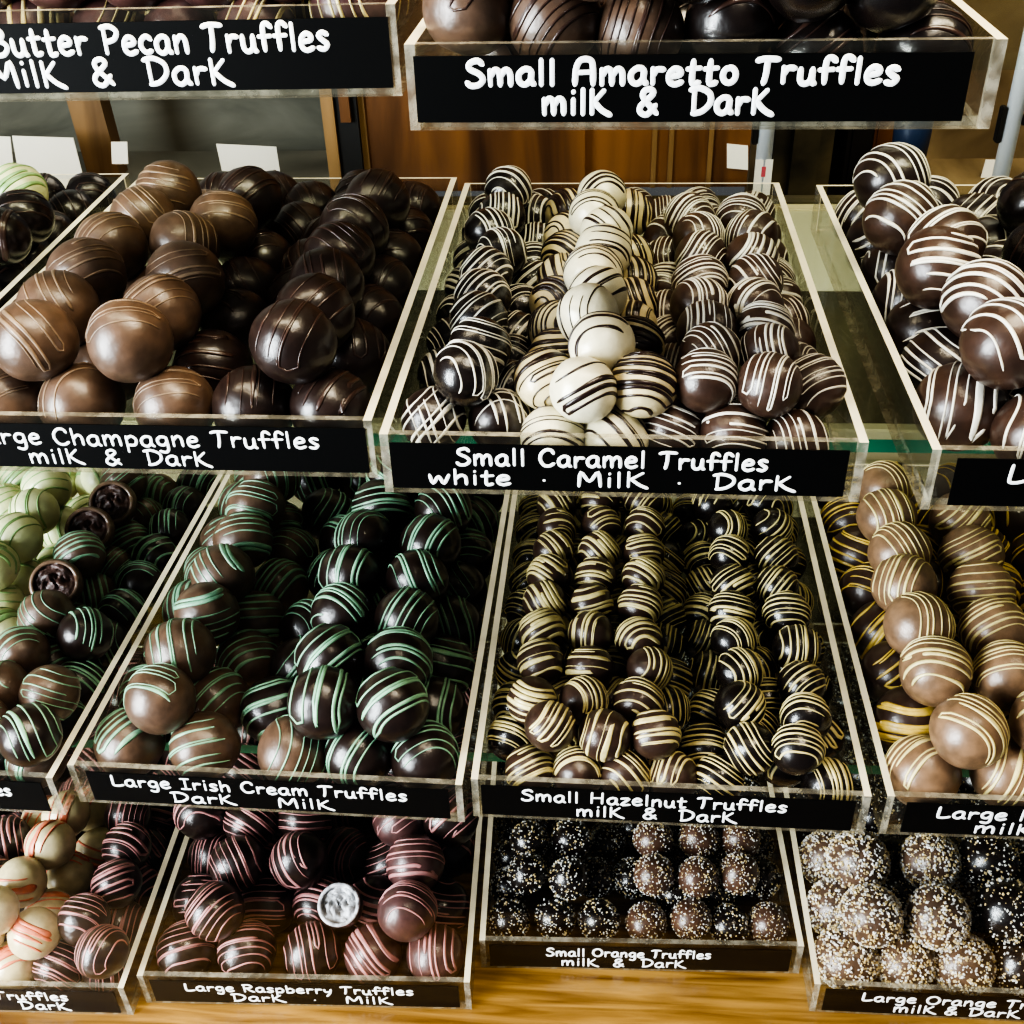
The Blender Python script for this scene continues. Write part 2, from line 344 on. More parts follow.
# ------------------------------------------------------------------ truffle prototypes
def body_bm(seed, sub=4, flat=.90):
    bm = bmesh.new(); bmesh.ops.create_icosphere(bm, subdivisions=sub, radius=1)
    o = Vector((seed*7.3, seed*3.1, seed*1.7))
    for v in bm.verts:
        d = v.co.normalized()
        r = 1 + .035*noise.noise(d*1.3+o) + .012*noise.noise(d*4+o)
        v.co = d*r
        if v.co.z < -flat: v.co.z = -flat + (v.co.z+flat)*.2
    return bm
def surf(d, seed):
    o = Vector((seed*7.3, seed*3.1, seed*1.7))
    return d*(1 + .035*noise.noise(d*1.3+o) + .012*noise.noise(d*4+o))
def drizzle_bm(seed, bseed, n, w, spread=.75, arcdeg=80, zig=.7, cross=False, off=0.0):
    rnd = random.Random(seed); bm = bmesh.new()
    for layer in range(2 if cross else 1):
        az = rnd.uniform(0, math.pi) + (math.pi/2 if layer else 0)
        nd = Vector((math.cos(az), math.sin(az), 0)); e = Vector((-nd.y, nd.x, 0))
        offs = [(-spread + 2*spread*(i+.5)/n) + rnd.uniform(-.5, .5)*spread/n*2.0 + off for i in range(n)]
        bend = rnd.uniform(-.25, .25)
        chain = []; dirn = 1
        def flush():
            if len(chain) > 3:
                ww = w*rnd.choice((.5, .7, .85, 1.0, 1.2, 1.7))*rnd.uniform(.9, 1.15)
                ph = rnd.uniform(0, 6)
                sweep(bm, [surf(p, bseed)*1.004 for p in chain], [p.copy() for p in chain], lambda t: ww*(1+.3*math.sin(t*9+ph)), w*.55, seg=6)
        for d0 in offs:
            a0 = math.radians(arcdeg*rnd.uniform(.75, 1.15)); a1 = math.radians(arcdeg*rnd.uniform(.75, 1.15))
            if rnd.random() < .12: a1 *= .3
            pts = []
            for i in range(21):
                a = -a0 + (a0+a1)*i/20
                d = d0 + bend*math.sin(a)*.5 + .03*math.sin(a*3+seed)
                d = max(-.96, min(.96, d)); rr = math.sqrt(1-d*d)
                pts.append((nd*d + e*(rr*math.sin(a)) + Vector((0, 0, rr*math.cos(a)))).normalized())
            if dirn < 0: pts.reverse()
            if chain and rnd.random() < zig:
                a_, b_ = chain[-1], pts[0]
                out = (a_+b_)*.5 + e*(.12*dirn*-1) - Vector((0, 0, .08))
                chain.append(out.normalized()); chain.extend(pts)
            else:
                flush(); chain = list(pts)
            dirn = -dirn
        flush()
    return bm
def crumbs_bm(seed, n, size, top=-.4):
    rnd = random.Random(seed); bm = bmesh.new()
    for i in range(n):
        while True:
            d = Vector((rnd.gauss(0, 1), rnd.gauss(0, 1), rnd.gauss(0, 1))).normalized()
            if d.z > top and rnd.random() < .35+.65*(d.z-top)/(1-top): break
        s = size*rnd.uniform(.5, 1.3); q = Matrix.Rotation(rnd.uniform(0, 6), 3, Vector((rnd.gauss(0,1), rnd.gauss(0,1), rnd.gauss(0,1))).normalized())
        c = d*1.01; mi = 0 if rnd.random() < .45 else 1
        k = (rnd.uniform(.5, 1), rnd.uniform(.5, 1), rnd.uniform(.5, 1.2))
        vs = [bm.verts.new(c + q @ Vector((a*s*k[0], b*s*k[1], e*s*k[2]))) for a, b, e in ((1,0,0),(0,1,0),(-1,0,0),(0,-1,0),(0,0,1),(0,0,-1))]
        for t in ((0,1,4),(1,2,4),(2,3,4),(3,0,4),(1,0,5),(2,1,5),(3,2,5),(0,3,5)):
            f = bm.faces.new([vs[j] for j in t]); f.material_index = mi
    return bm
# type: body material, topping kind, topping material(s), params, description
TY = {
'champ_milk': ('b_bronze', 'z', 'd_tan', dict(n=5, w=.026, spread=.55, arcdeg=62, zig=.5), 'smooth milk chocolate truffle'),
'champ_dark': ('b_dark2', 'z', 'd_darkline', dict(n=5, w=.03, spread=.6, arcdeg=65, zig=.5), 'smooth dark chocolate truffle'),
'dark_white': ('b_dark', 'z', 'd_white', dict(n=8, w=.030, spread=.85, arcdeg=88, zig=.45), 'dark truffle with white stripes'),
'dark_plaid': ('b_dark2', 'z', 'd_white', dict(n=5, w=.042, spread=.8, arcdeg=95, zig=.3, cross=True), 'dark truffle with white plaid stripes'),
'white_dark': ('b_white', 'z', 'd_dark', dict(n=5, w=.034, spread=.7, arcdeg=85, zig=.6), 'white truffle with dark drizzle'),
'white_band': ('b_ivory', 'z', 'd_dark', dict(n=10, w=.062, spread=.92, arcdeg=95, zig=.4), 'white truffle with thick dark stripes'),
'milk_white': ('b_brown', 'z', 'd_white', dict(n=8, w=.030, spread=.8, arcdeg=84, zig=.6), 'milk truffle with white stripes'),
'big_white': ('b_brown', 'z', 'd_white', dict(n=7, w=.043, spread=.8, arcdeg=78, zig=.6), 'large milk truffle, thick white drizzle'),
'bigdark_white': ('b_dark2', 'z', 'd_white', dict(n=7, w=.034, spread=.8, arcdeg=78, zig=.6), 'large dark truffle with white drizzle'),
'dark_green': ('b_dark2', 'z', 'd_green', dict(n=6, w=.04, spread=.8, arcdeg=85, zig=.45), 'dark truffle with green stripes'),
'milk_green': ('b_bronze', 'z', 'd_green', dict(n=6, w=.038, spread=.75, arcdeg=80, zig=.5), 'milk truffle with green stripes'),
'white_green': ('b_grnwhite', 'z', 'd_olive', dict(n=5, w=.05, spread=.75, arcdeg=88, zig=.4), 'pale green truffle with green bands'),
'milk_yellow': ('b_brown', 'z', 'd_cream', dict(n=7, w=.042, spread=.8, arcdeg=82, zig=.5), 'milk truffle with cream stripes'),
'dark_yellow': ('b_dark', 'z', 'd_cream', dict(n=7, w=.042, spread=.85, arcdeg=86, zig=.5), 'dark truffle with yellow stripes'),
'pale_yellow': ('b_pale', 'z', 'd_cream', dict(n=7, w=.034, spread=.75, arcdeg=80, zig=.6), 'large milk truffle with yellow stripes'),
'brown_yellow': ('b_brown', 'z', 'd_yellow', dict(n=7, w=.05, spread=.8, arcdeg=88, zig=.5), 'large dark truffle with yellow stripes'),
'dark_pink': ('b_dark2', 'z', 'd_pink', dict(n=9, w=.032, spread=.88, arcdeg=86, zig=.5), 'dark truffle with pink stripes'),
'milk_pink': ('b_rose', 'z', 'd_pink', dict(n=7, w=.036, spread=.8, arcdeg=82, zig=.5), 'rosy milk truffle with pink stripes'),
'white_pink': ('b_ivory', 'z', 'd_red', dict(n=4, w=.075, spread=.5, arcdeg=62, zig=.3), 'white truffle with coral streaks'),
'dark_speck': ('b_dark', 'c', None, dict(n=210, size=.066), 'dark truffle with pale crumb specks'),
'milk_speck': ('b_milk', 'c', None, dict(n=300, size=.06), 'milk truffle with pale crumb specks'),
'crumb': ('b_bronze', 'c', None, dict(n=900, size=.066, top=-.85), 'large truffle thickly coated in crumbs'),
'bigdark_speck': ('b_dark', 'c', None, dict(n=260, size=.055), 'large dark truffle with crumb specks'),
'amar_milk': ('b_bronze', 'z', 'd_darkline', dict(n=8, w=.045, spread=.8, arcdeg=85, zig=.5), 'milk truffle with dark stripes'),
'amar_dark': ('b_dark', 'z', 'd_darkline', dict(n=4, w=.035, spread=.6, arcdeg=70, zig=.5), 'glossy dark truffle'),
'pecan': ('b_rose', 'z', 'd_cream', dict(n=6, w=.05, spread=.8, arcdeg=85, zig=.5), 'milk truffle with cream stripes'),
'plain_dark': ('b_dark', 'z', 'd_darkline', dict(n=4, w=.03, spread=.6, arcdeg=70, zig=.5), 'plain dark truffle'),
}
NAME = {'champ_milk': 'smooth_truffle', 'champ_dark': 'smooth_truffle', 'plain_dark': 'plain_truffle', 'amar_milk': 'dark_lined_truffle', 'amar_dark': 'glossy_truffle', 'pecan': 'cream_drizzled_truffle',
 'dark_white': 'white_striped_truffle', 'milk_white': 'white_striped_truffle', 'dark_plaid': 'plaid_truffle', 'white_dark': 'white_chocolate_truffle', 'white_band': 'white_chocolate_truffle', 'big_white': 'white_drizzled_truffle', 'bigdark_white': 'white_drizzled_truffle',
 'dark_green': 'green_striped_truffle', 'milk_green': 'green_striped_truffle', 'white_green': 'pale_green_truffle', 'milk_yellow': 'cream_striped_truffle', 'dark_yellow': 'yellow_striped_truffle', 'pale_yellow': 'yellow_drizzled_truffle', 'brown_yellow': 'yellow_drizzled_truffle',
 'dark_pink': 'pink_striped_truffle', 'milk_pink': 'pink_striped_truffle', 'white_pink': 'coral_streaked_truffle', 'dark_speck': 'speckled_truffle', 'milk_speck': 'speckled_truffle', 'bigdark_speck': 'speckled_truffle', 'crumb': 'crumb_coated_truffle'}
PROTO = {}
BODY = {}
def proto(ty):
    if ty in PROTO: return PROTO[ty]
    bmname, kind, tm, pr, desc = TY[ty]
    out = []
    nb = 3
    for k in range(6):
        bs = k % nb
        key = (bmname, bs)
        if key not in BODY:
            bm = body_bm(bs+1); me = bpy.data.meshes.new('truffle_body'); bm.to_mesh(me); bm.free(); me.materials.append(M[bmname])
            for p in me.polygons: p.use_smooth = True
            BODY[key] = me
        if kind == 'z':
            bm = drizzle_bm(sum(map(ord, ty))*10+k, bs+1, **pr); me2 = bpy.data.meshes.new('drizzle'); bm.to_mesh(me2); bm.free(); me2.materials.append(M[tm])
        else:
            bm = crumbs_bm(sum(map(ord, ty))*10+k, **pr); me2 = bpy.data.meshes.new('crumbs'); bm.to_mesh(me2); bm.free(); me2.materials.append(M['crumb_gold']); me2.materials.append(M['crumb_white'])
        out.append((BODY[key], me2, 'drizzle' if kind == 'z' else 'crumb_coating'))
    PROTO[ty] = out
    return out
ORD = ['front', 'second', 'third', 'fourth', 'fifth', 'sixth', 'seventh', 'eighth', 'ninth', 'tenth', 'eleventh', 'twelfth', 'thirteenth', 'fourteenth']
rnd_t = random.Random(99)
def place_truffle(ty, p, R, label, group, tilt=None):
    if ty.startswith('cut'): return place_cut(ty, p, R, label, group)
    body, dz, dn = rnd_t.choice(proto(ty))
    o = bpy.data.objects.new(NAME[ty], body); C.objects.link(o)
    o.location = p; s = R*rnd_t.uniform(.985, 1.03); o.scale = (s*rnd_t.uniform(.97, 1.03), s*rnd_t.uniform(.97, 1.03), s*rnd_t.uniform(.96, 1.02))
    ax = rnd_t.uniform(0, 2*math.pi); t = rnd_t.uniform(0, math.radians(45))
    # tip the decorated side a little toward the front
    q = Matrix.Rotation(math.radians(18), 3, 'X') @ Matrix.Rotation(t, 3, Vector((math.cos(ax), math.sin(ax), 0))) @ Matrix.Rotation(rnd_t.uniform(0, 6.28), 3, 'Z')
    o.rotation_euler = q.to_euler()
    tag(o, label, 'truffle', group)
    d = bpy.data.objects.new(dn, dz); C.objects.link(d); d.parent = o
    return o
def place_cut(ty, p, R, label, group):
    bmn, fill = {'cut_milk': ('b_bronze', 'ganache'), 'cut_rasp': ('b_dark2', 'cream_fill')}[ty]
    bm = body_bm(2); cut = .42
    for v in bm.verts:
        if v.co.z > cut:
            k = math.hypot(v.co.x, v.co.y)
            v.co.z = cut - (.45 if k < .80 else 0)
    o = link_mesh('cut_truffle', bm, M[bmn], None, True)
    if ty == 'cut_rasp': R = R*.78
    o.location = p; o.scale = (R, R, R)
    view = (EYE - p).normalized(); n = (view + Vector((-.15, 0, .15))).normalized()
    o.rotation_euler = n.to_track_quat('Z', 'Y').to_euler()
    tag(o, label, 'truffle', group)
    bm = bmesh.new(); rings = []
    for i in range(13):
        r = .80*i/12; ring = []
        for j in range(28):
            a = 2*math.pi*j/28; x, y = r*math.cos(a), r*math.sin(a)
            z = cut - .02 + .16*noise.noise(Vector((x*3.2, y*3.2, p.x*50))) - .05
            if abs(noise.noise(Vector((x*3+5, y*3, 3)))) < .10: z -= .16
            ring.append(bm.verts.new((x, y, z)))
        rings.append(ring)
    for i in range(12):
        for j in range(28):
            if i == 0:
                if j == 0: bm.faces.new(rings[1][::1])
            else: bm.faces.new((rings[i][j], rings[i][(j+1) % 28], rings[i+1][(j+1) % 28], rings[i+1][j]))
    f = link_mesh('filling', bm, M[fill], o, True)
    bm = bmesh.new(); pts = [Vector((.84*math.cos(2*math.pi*j/32), .84*math.sin(2*math.pi*j/32), cut)) for j in range(33)]
    sweep(bm, pts, [Vector((0, 0, 1))]*33, .085, .06, taper=False)
    link_mesh('shell_rim', bm, M['d_milk' if ty == 'cut_milk' else 'cream_fill'], o, True)
    return o

# ------------------------------------------------------------------ where the truffles stand
FILL = [
('champagne', .0159, [
 ('left upper', 2, 'champ_milk', [(41,344),(60,316),(89,278),(114,250),(146,222),(172,200)]),
 ('second upper', 2, 'champ_milk', [(135,348),(163,315),(186,279),(185,246),(223,224),(249,203,'champ_dark')]),
 ('right upper', 2, 'champ_dark', [(299,350),(318,314),(326,288),(340,260),(356,234),(377,203)]),
 ('far right lower', 1, 'champ_dark', [(372,358),(388,320),(400,290),(411,262),(414,236),(430,212)]),
 ('middle lower', 1, 'champ_dark', [(212,368),(237,325),(247,292),(264,262),(300,232),(312,210)]),
 ('front lower', 1, 'champ_milk', [(8,405),(74,412),(165,415),(248,418,'champ_dark'),(335,418,'champ_dark')]),
], None),
('caramel', .0121, [
 ('left upper', 2, 'dark_white', [(466,380),(483,352),(481,323),(485,300),(488,276),(504,256),(489,234),(502,216),(508,191,'dark_white',2.3)]),
 ('left lower', 1.3, 'dark_white', [(522,375),(525,350),(526,325),(529,299),(539,279),(535,257),(541,237),(541,217)]),
 ('outer left lower', 1, 'dark_white', [(435,376),(442,345),(450,318),(457,290),(463,262),(468,236),(472,215)]),
 ('plaid lower', 1.2, 'dark_plaid', [(428,416),(499,412)]),
 ('white top', 3, 'white_dark', [(592,380,'white_dark',2.2),(599,350,'white_dark',2.35),(591,326,'white_dark',2.45),(591,302,'white_dark',2.5),(594,276,'white_dark',2.55),(602,254,'white_dark',2.6),(606,236,'white_dark',2.6),(594,215,'white_dark',2.6),(602,193,'white_dark',2.6)]),
 ('white left lower', 1.5, 'white_band', [(553,400),(550,366),(550,340),(548,314),(553,288),(560,262),(563,238),(563,214)]),
 ('white right lower', 1.6, 'white_band', [(630,404),(629,380),(629,355),(628,330),(628,308),(629,284),(629,260),(627,214)]),
 ('white front lower', 1, 'white_dark', [(565,436),(625,436)]),
 ('inner milk upper', 2, 'milk_white', [(710,388),(709,358),(706,330),(699,313),(701,284),(701,258),(699,240),(689,219)]),
 ('outer milk upper', 2, 'milk_white', [(775,390),(773,358),(763,332),(755,308),(756,283),(753,262),(753,240),(741,219)]),
 ('milk front lower', 1, 'milk_white', [(680,436),(729,430,'milk_white',1.2),(793,437)]),
 ('inner milk lower', 1, 'milk_white', [(672,403),(672,373),(668,345),(668,318),(667,288),(667,262),(667,240),(665,220)]),
 ('far right lower', 1, 'milk_white', [(826,430),(822,405),(811,374),(802,347),(795,322),(788,300),(785,282),(781,260),(776,238),(767,215)]),
], None),
('corner', .0163, [
 ('left lower', 1, 'bigdark_white', [(947,407,'big_white'),(924,368),(910,338),(895,304),(884,276),(866,246),(849,220)]),
 ('upper', 2, 'big_white', [(1001,353),(974,309),(938,284),(936,251),(898,222),(895,193,'bigdark_white',2.4)]),
 ('back lower', 1, 'bigdark_white', [(1030,432,'big_white'),(1005,275),(995,250),(973,226)]),
 ('right upper', 2, 'plain_dark', [(1060,300),(1045,255),(1032,208)]),
], 'bigdark_white'),
('edge', .0140, [
 ('upper', 2, 'plain_dark', [(5,240),(30,226),(22,196,'white_green')]),
 ('lower', 1, 'plain_dark', [(10,278),(38,262),(66,236)]),
], 'plain_dark'),
('Irish cream', .0166, [
 ('left upper', 2, 'milk_green', [(162,698),(184,655),(206,616),(224,577),(244,538),(257,508),(272,482)]),
 ('front lower', 1, 'milk_green', [(122,759),(197,761),(285,765),(359,770,'dark_green'),(430,770,'dark_green')]),
 ('second lower', 1, 'milk_green', [(233,708),(250,668),(264,628),(277,590),(288,556),(298,524)]),
 ('third lower', 1, 'dark_green', [(275,708),(288,672),(300,640),(310,520)]),
 ('middle upper', 2, 'dark_green', [(323,705),(331,660),(343,615),(350,575),(366,538),(382,508),(392,482)]),
 ('right upper', 2, 'dark_green', [(396,710),(399,662),(406,622),(418,579),(433,545),(445,515),(452,488)]),
 ('far right lower', 1, 'dark_green', [(450,714),(455,670),(458,630),(466,592),(480,558),(486,524),(492,496)]),
], None),
('mint', .0138, [
 ('pale upper', 2.6, 'white_green', [(-8,568),(17,540),(35,512),(47,489)]),
 ('pale lower', 1.5, 'white_green', [(0,632),(2,605),(27,573),(51,553),(62,527),(84,503),(8,510),(103,484)]),
 ('middle upper', 2, 'milk_green', [(3,733),(3,690),(22,655),(48,622),(65,582,'cut_milk'),(80,560),(95,533,'cut_milk'),(112,509,'cut_milk'),(122,494)]),
 ('second lower', 1, 'milk_green', [(38,772),(62,745),(46,704),(68,666),(92,632),(106,600),(128,573),(139,547),(155,522),(167,500)]),
 ('right lower', 1, 'dark_green', [(5,775),(75,768),(84,728),(88,704),(100,668),(116,640),(135,610),(148,582),(160,556),(175,530),(190,504)]),
], None),
('hazelnut', .0118, [
 ('front lower', 1, 'milk_yellow', [(527,765),(582,775),(630,779),(676,778),(751,761,'dark_yellow',1.3),(797,775,'dark_yellow'),(838,782,'dark_yellow')]),
 ('first upper', 2, 'milk_yellow', [(550,726,'milk_yellow',2.4),(531,703),(541,662),(542,632),(545,602),(549,576),(554,551),(557,529),(557,506)]),
 ('second upper', 2, 'milk_yellow', [(605,736),(584,701),(590,669),(591,634),(591,605),(596,578),(599,553),(601,526),(600,503)]),
 ('third upper', 2, 'milk_yellow', [(655,734),(639,703),(649,668),(639,642),(640,606),(643,578),(643,554),(645,527),(643,503)]),
 ('middle lower', 1, 'dark_yellow', [(678,710),(678,680),(668,645),(668,618),(672,590),(673,562),(668,532)]),
 ('outer left lower', 1, 'dark_yellow', [(500,738),(501,708),(508,672),(511,640),(515,610),(519,582),(523,558),(527,532),(529,510)]),
 ('fourth upper', 2, 'dark_yellow', [(741,713),(738,665),(734,645),(732,614),(733,588),(730,556),(728,531),(712,505)]),
 ('inner dark lower', 1, 'dark_yellow', [(705,748),(700,712),(702,675),(698,642),(699,614),(699,588),(694,562),(693,538),(690,512)]),
 ('right upper', 2, 'dark_yellow', [(797,748),(806,722),(801,685),(797,650),(788,618),(776,588),(776,557),(772,530),(764,505)]),
 ('far right lower', 1, 'dark_yellow', [(838,738),(828,690),(817,648),(808,602),(803,564),(797,530)]),
], None),
('large hazelnut', .0164, [
 ('left lower', 1, 'brown_yellow', [(925,780,'pale_yellow'),(899,722),(880,673),(868,632),(857,592),(849,556),(837,522)]),
 ('left upper', 2, 'pale_yellow', [(965,735),(931,679),(914,634),(900,594),(895,558),(882,523),(882,490)]),
 ('right upper', 2, 'pale_yellow', [(1043,730),(1006,680),(991,634),(979,594),(971,556),(959,522)]),
 ('front right lower', 1, 'pale_yellow', [(1018,785)]),
 ('far right lower', 1, 'brown_yellow', [(1060,640),(1050,600),(1038,560),(1015,515)]),
], 'brown_yellow'),
('raspberry', .0162, [
 ('front', 1, 'dark_pink', [(185,957),(247,957),(313,957),(372,960,'milk_pink'),(434,964,'milk_pink')]),
 ('second upper', 2, 'dark_pink', [(216,911),(340,908,'cut_rasp',1.8),(408,912,'milk_pink')]),
 ('second lower', 1, 'dark_pink', [(192,902),(275,912),(310,905),(374,905),(455,908)]),
 ('third', 2, 'dark_pink', [(238,861),(301,860),(415,862,'milk_pink')]),
 ('third lower', 1, 'dark_pink', [(205,855),(346,855),(455,850)]),
 ('back', 2, 'dark_pink', [(240,822),(305,822),(410,826,'milk_pink'),(216,818),(440,824)]),
], 'dark_pink'),
('cherry', .0138, [
 ('pale upper', 2.6, 'white_pink', [(11,919),(25,878),(50,844),(62,818)]),
 ('pale lower', 1.5, 'white_pink', [(15,985),(38,952),(52,908),(70,875),(91,842),(-5,950),(92,812),(45,820)]),
 ('dark upper', 2, 'dark_pink', [(97,967),(91,932),(109,895),(126,856),(128,820)]),
 ('dark lower', 1, 'dark_pink', [(62,985),(118,948),(130,925),(139,892),(150,855),(162,825)]),
 ('back left', 2, 'dark_pink', [(6,840),(-10,880)]),
], 'dark_pink'),
('small orange', .0115, [
 ('front', 1, 'dark_speck', [(509,920),(555,918),(599,920),(646,923,'milk_speck'),(691,919,'milk_speck',1.3),(729,925),(771,924,'milk_speck')]),
 ('second', 2, 'milk_speck', [(527,874,'dark_speck'),(569,878,'dark_speck'),(654,875),(698,878),(738,874)]),
 ('second lower', 1, 'dark_speck', [(601,878),(626,878),(768,878)]),
 ('back', 2, 'milk_speck', [(528,842,'dark_speck'),(571,839,'dark_speck'),(653,839),(699,839),(740,839)]),
 ('back lower', 1, 'dark_speck', [(606,842),(768,846)]),
], 'dark_speck'),
('large orange', .0163, [
 ('front', 1, 'crumb', [(838,960),(898,963),(958,963),(1020,962,'bigdark_speck')]),
 ('second upper', 2, 'crumb', [(868,920),(938,918),(1008,912,'bigdark_speck')]),
 ('second lower', 1, 'crumb', [(822,908),(968,908)]),
 ('back upper', 2, 'crumb', [(858,861),(930,861),(994,862,'bigdark_speck'),(1035,860,'bigdark_speck')]),
 ('back lower', 1, 'crumb', [(812,858)]),
], 'bigdark_speck'),
('amaretto', .0140, [
 ('front upper', 2, 'amar_milk', [(470,28),(548,28),(628,34),(680,22,'amar_dark'),(740,12,'amar_dark'),(823,15,'amar_dark'),(908,14,'amar_dark')]),
 ('second upper', 2, 'amar_milk', [(505,-8),(595,0),(655,-10,'amar_dark'),(715,-22,'amar_dark'),(790,-22,'amar_dark'),(870,-22,'amar_dark')]),
], None),
('butter pecan', .0140, [
 ('front upper', 2, 'pecan', [(-20,-18),(45,-18),(115,-16),(185,-16),(255,-14),(325,-14),(380,-12)]),
], 'pecan'),
]


def ord_phrase(i, n):
    if i == 0: return 'frontmost'
    return ORD[i] + ' from front'
def fill_tray(tray, R, cols, fillty):
    sh, x0, y0, a, W = TR[tray]
    fz = SH[sh] + T
    ca, sa = math.cos(a), math.sin(a)
    def loc(p): dx, dy = p.x-x0, p.y-y0; return Vector((dx*ca+dy*sa, -dx*sa+dy*ca, p.z-fz))
    def wld(q): return Vector((x0+q.x*ca-q.y*sa, y0+q.x*sa+q.y*ca, q.z+fz))
    S = []
    for name, layer, ty, pix in cols:
        for i, e in enumerate(pix):
            u, v = e[0], e[1]; t = e[2] if len(e) > 2 else ty; ly = e[3] if len(e) > 3 else layer
            z = R*1.0 + (ly-1)*1.5*R
            p = loc(on_z(u, v, fz+z))
            S.append([p, t, name, i, len(pix), p.copy()])
    m0 = TS + R*1.06
    def clampw(p):
        reach = R*1.05 if p.z < HT(tray) else math.sqrt(max((R*1.05)**2-(p.z-HT(tray))**2, (R*.3)**2))
        p.x = min(max(p.x, TS+reach), W-TS-reach)
        p.y = min(max(p.y, T+reach), D-T-reach); p.z = max(p.z, R)
    for e in S: clampw(e[0])
    # fillers on the tray floor, and under the highest ridges
    F = []
    def free(q, k): return all((q-s[0]).length > k*R for s in S) and all((q-g[0]).length > 1.95*R for g in F)
    nx = int((W-2*m0)/(2*R))+1; px = (W-2*m0)/(nx-1) if nx > 1 else 0
    ny = int((D-2*T-2*R)/(2*R))+1; py = (D-2*T-2*R)/(ny-1)
    for lv in (1, 2):
        for j in range(ny):
            for i in range(nx):
                q = Vector((m0+px*i, T+R+py*j, R*(1 if lv == 1 else 2.5)))
                if lv == 2:
                    q.x += px*.5; q.y += py*.5
                    if q.x > W-m0 or q.y > D-T-R: continue
                    if not any(s[0].z > R*3.3 and math.hypot(s[0].x-q.x, s[0].y-q.y) < 1.4*R for s in S): continue
                u, v = project(wld(q))
                if u < (-60 if lv == 2 else -150) or u > (1080 if lv == 2 else 1190) or v < -60: continue
                if free(q, 1.45):
                    # nearest listed neighbour decides the kind
                    near = min(S, key=lambda s: (s[0]-q).length) if S else None
                    t = fillty if fillty else near[1]
                    if t.startswith('cut'): t = 'milk_green' if tray == 'mint' else 'dark_pink'
                    F.append([q, t, None, lv, 0, q.copy()])
    A = S + F
    n = len(A)
    for it in range(70):
        k = .16 if it < 55 else 0
        for e in A: e[0] += (e[5]-e[0])*k
        for i in range(n):
            p = A[i][0]
            for j in range(i+1, n):
                q = A[j][0]; d = q-p
                if abs(d.x) > 2*R or abs(d.y) > 2*R: continue
                L = d.length; K = 1.87*R
                if L < K:
                    if L < 1e-6: d = Vector((0, 0, 1)); L = 1
                    c = d*((K-L)/L)
                    wp = .5
                    if A[i][2] is None and A[j][2] is not None: wp = .92      # hidden ones give way
                    elif A[j][2] is None and A[i][2] is not None: wp = .08
                    p -= c*wp; q += c*(1-wp)
        for e in A: clampw(e[0])
    # let anything left hanging sink until it rests on a neighbour or the tray
    def under(p, me, lim=2.12):
        return [k2 for k2, e2 in enumerate(A) if e2 is not me and e2[0].z < p.z-.15*R and (e2[0]-p).length < lim*R]
    for e in sorted(A, key=lambda e: e[0].z):
        g_ = 0
        while e[0].z > R*1.02 and not under(e[0], e) and g_ < 80:
            e[0].z -= R*.05; g_ += 1; clampw(e[0])
        e[0].z = max(e[0].z, R)
    # a truffle of the bottom that nothing shows of, even from a step aside, is left out
    wp_ = [wld(e[0]) for e in A]
    def seen(i):
        c = wp_[i]
        for dx in (0, -.10, .10):
            eye = EYE + Vector((dx, 0, 0)); v = (eye-c).normalized(); s1 = v.orthogonal().normalized(); s2 = v.cross(s1)
            for rr in (0, .5, .92):
                for a_ in ((0,) if rr == 0 else range(0, 360, 45)):
                    pt = c + v*(math.sqrt(1-rr*rr)*R) + s1*(rr*R*math.cos(math.radians(a_))) + s2*(rr*R*math.sin(math.radians(a_)))
                    dd = (eye-pt).normalized(); ok = True
                    for j2, o2 in enumerate(wp_):
                        if j2 == i: continue
                        m_ = o2-pt; t_ = m_.dot(dd)
                        if t_ > 0 and (m_-dd*t_).length < R*.98: ok = False; break
                    if ok: return True
        return False
    cnt = 0
    keep = {i for i, e in enumerate(A) if e[2] is not None or seen(i)}
    for i in list(keep):
        e = A[i]
        if e[0].z > R*1.3:
            sup = under(e[0], e, 2.12)
            if sup and not any(k2 in keep for k2 in sup): keep.add(sup[0])
    for idx, (p, ty, name, i, nn, _) in enumerate(A):
        w = wp_[idx]
        if name is None:
            if idx not in keep: continue
            desc = TY[ty][4]
            lab = f'{desc} lying low in the {TRN[tray]} tray'; grp = f'{desc}, low in the {TRN[tray]} tray'
        else:
            desc = TY[ty][4] if ty in TY else 'cut open truffle showing its filling'
            lab = f'{desc}, {ord_phrase(i, nn)}, {name} row, {TRN[tray]} tray'; grp = f'truffles in the {TRN[tray]} tray'
        assert 4 <= len(lab.split()) <= 16, lab
        place_truffle(ty, w, R, lab, grp); cnt += 1
    return cnt
TRN = {k: k for k in TR}; TRN['corner'] = 'large milk right-edge'; TRN['edge'] = 'left-edge dark'; TRN['mint'] = 'green and milk'; TRN['cherry'] = 'coral-streaked'; TRN['hazelnut'] = 'small hazelnut'
for args in FILL: fill_tray(*args)

# ------------------------------------------------------------------ the case
def boxobj(name, a, b, m, parent=None, bevel=0):
    bm = bmesh.new(); box(bm, a, b)
    if bevel: bmesh.ops.bevel(bm, geom=bm.edges[:], offset=bevel, segments=2, affect='EDGES')
    return link_mesh(name, bm, m, parent)
struct(boxobj('floor', (-.9, .20, -.03), (.9, .70, 0), M['oak']))
for sh, yf in ((1, .44), (2, .387), (3, .385)):
    bm = bmesh.new(); slab(bm, (-.85, yf, SH[sh]-.0062), (.85, .662, SH[sh]-.0002), 'z', (2,) if sh > 1 else ())
    o = link_mesh('glass_shelf', bm, [M['glass'], M['green_edge'], M['glass']])
    tag(o, {1: 'top clear glass shelf under the butter pecan and amaretto trays', 2: 'clear glass shelf with green edge under the champagne and caramel trays', 3: 'clear glass shelf under the Irish cream and small hazelnut trays'}[sh], 'shelf', 'glass shelves of the case')
bm = bmesh.new(); slab(bm, (-.88, .300, .002), (.88, .304, .95), 'y')
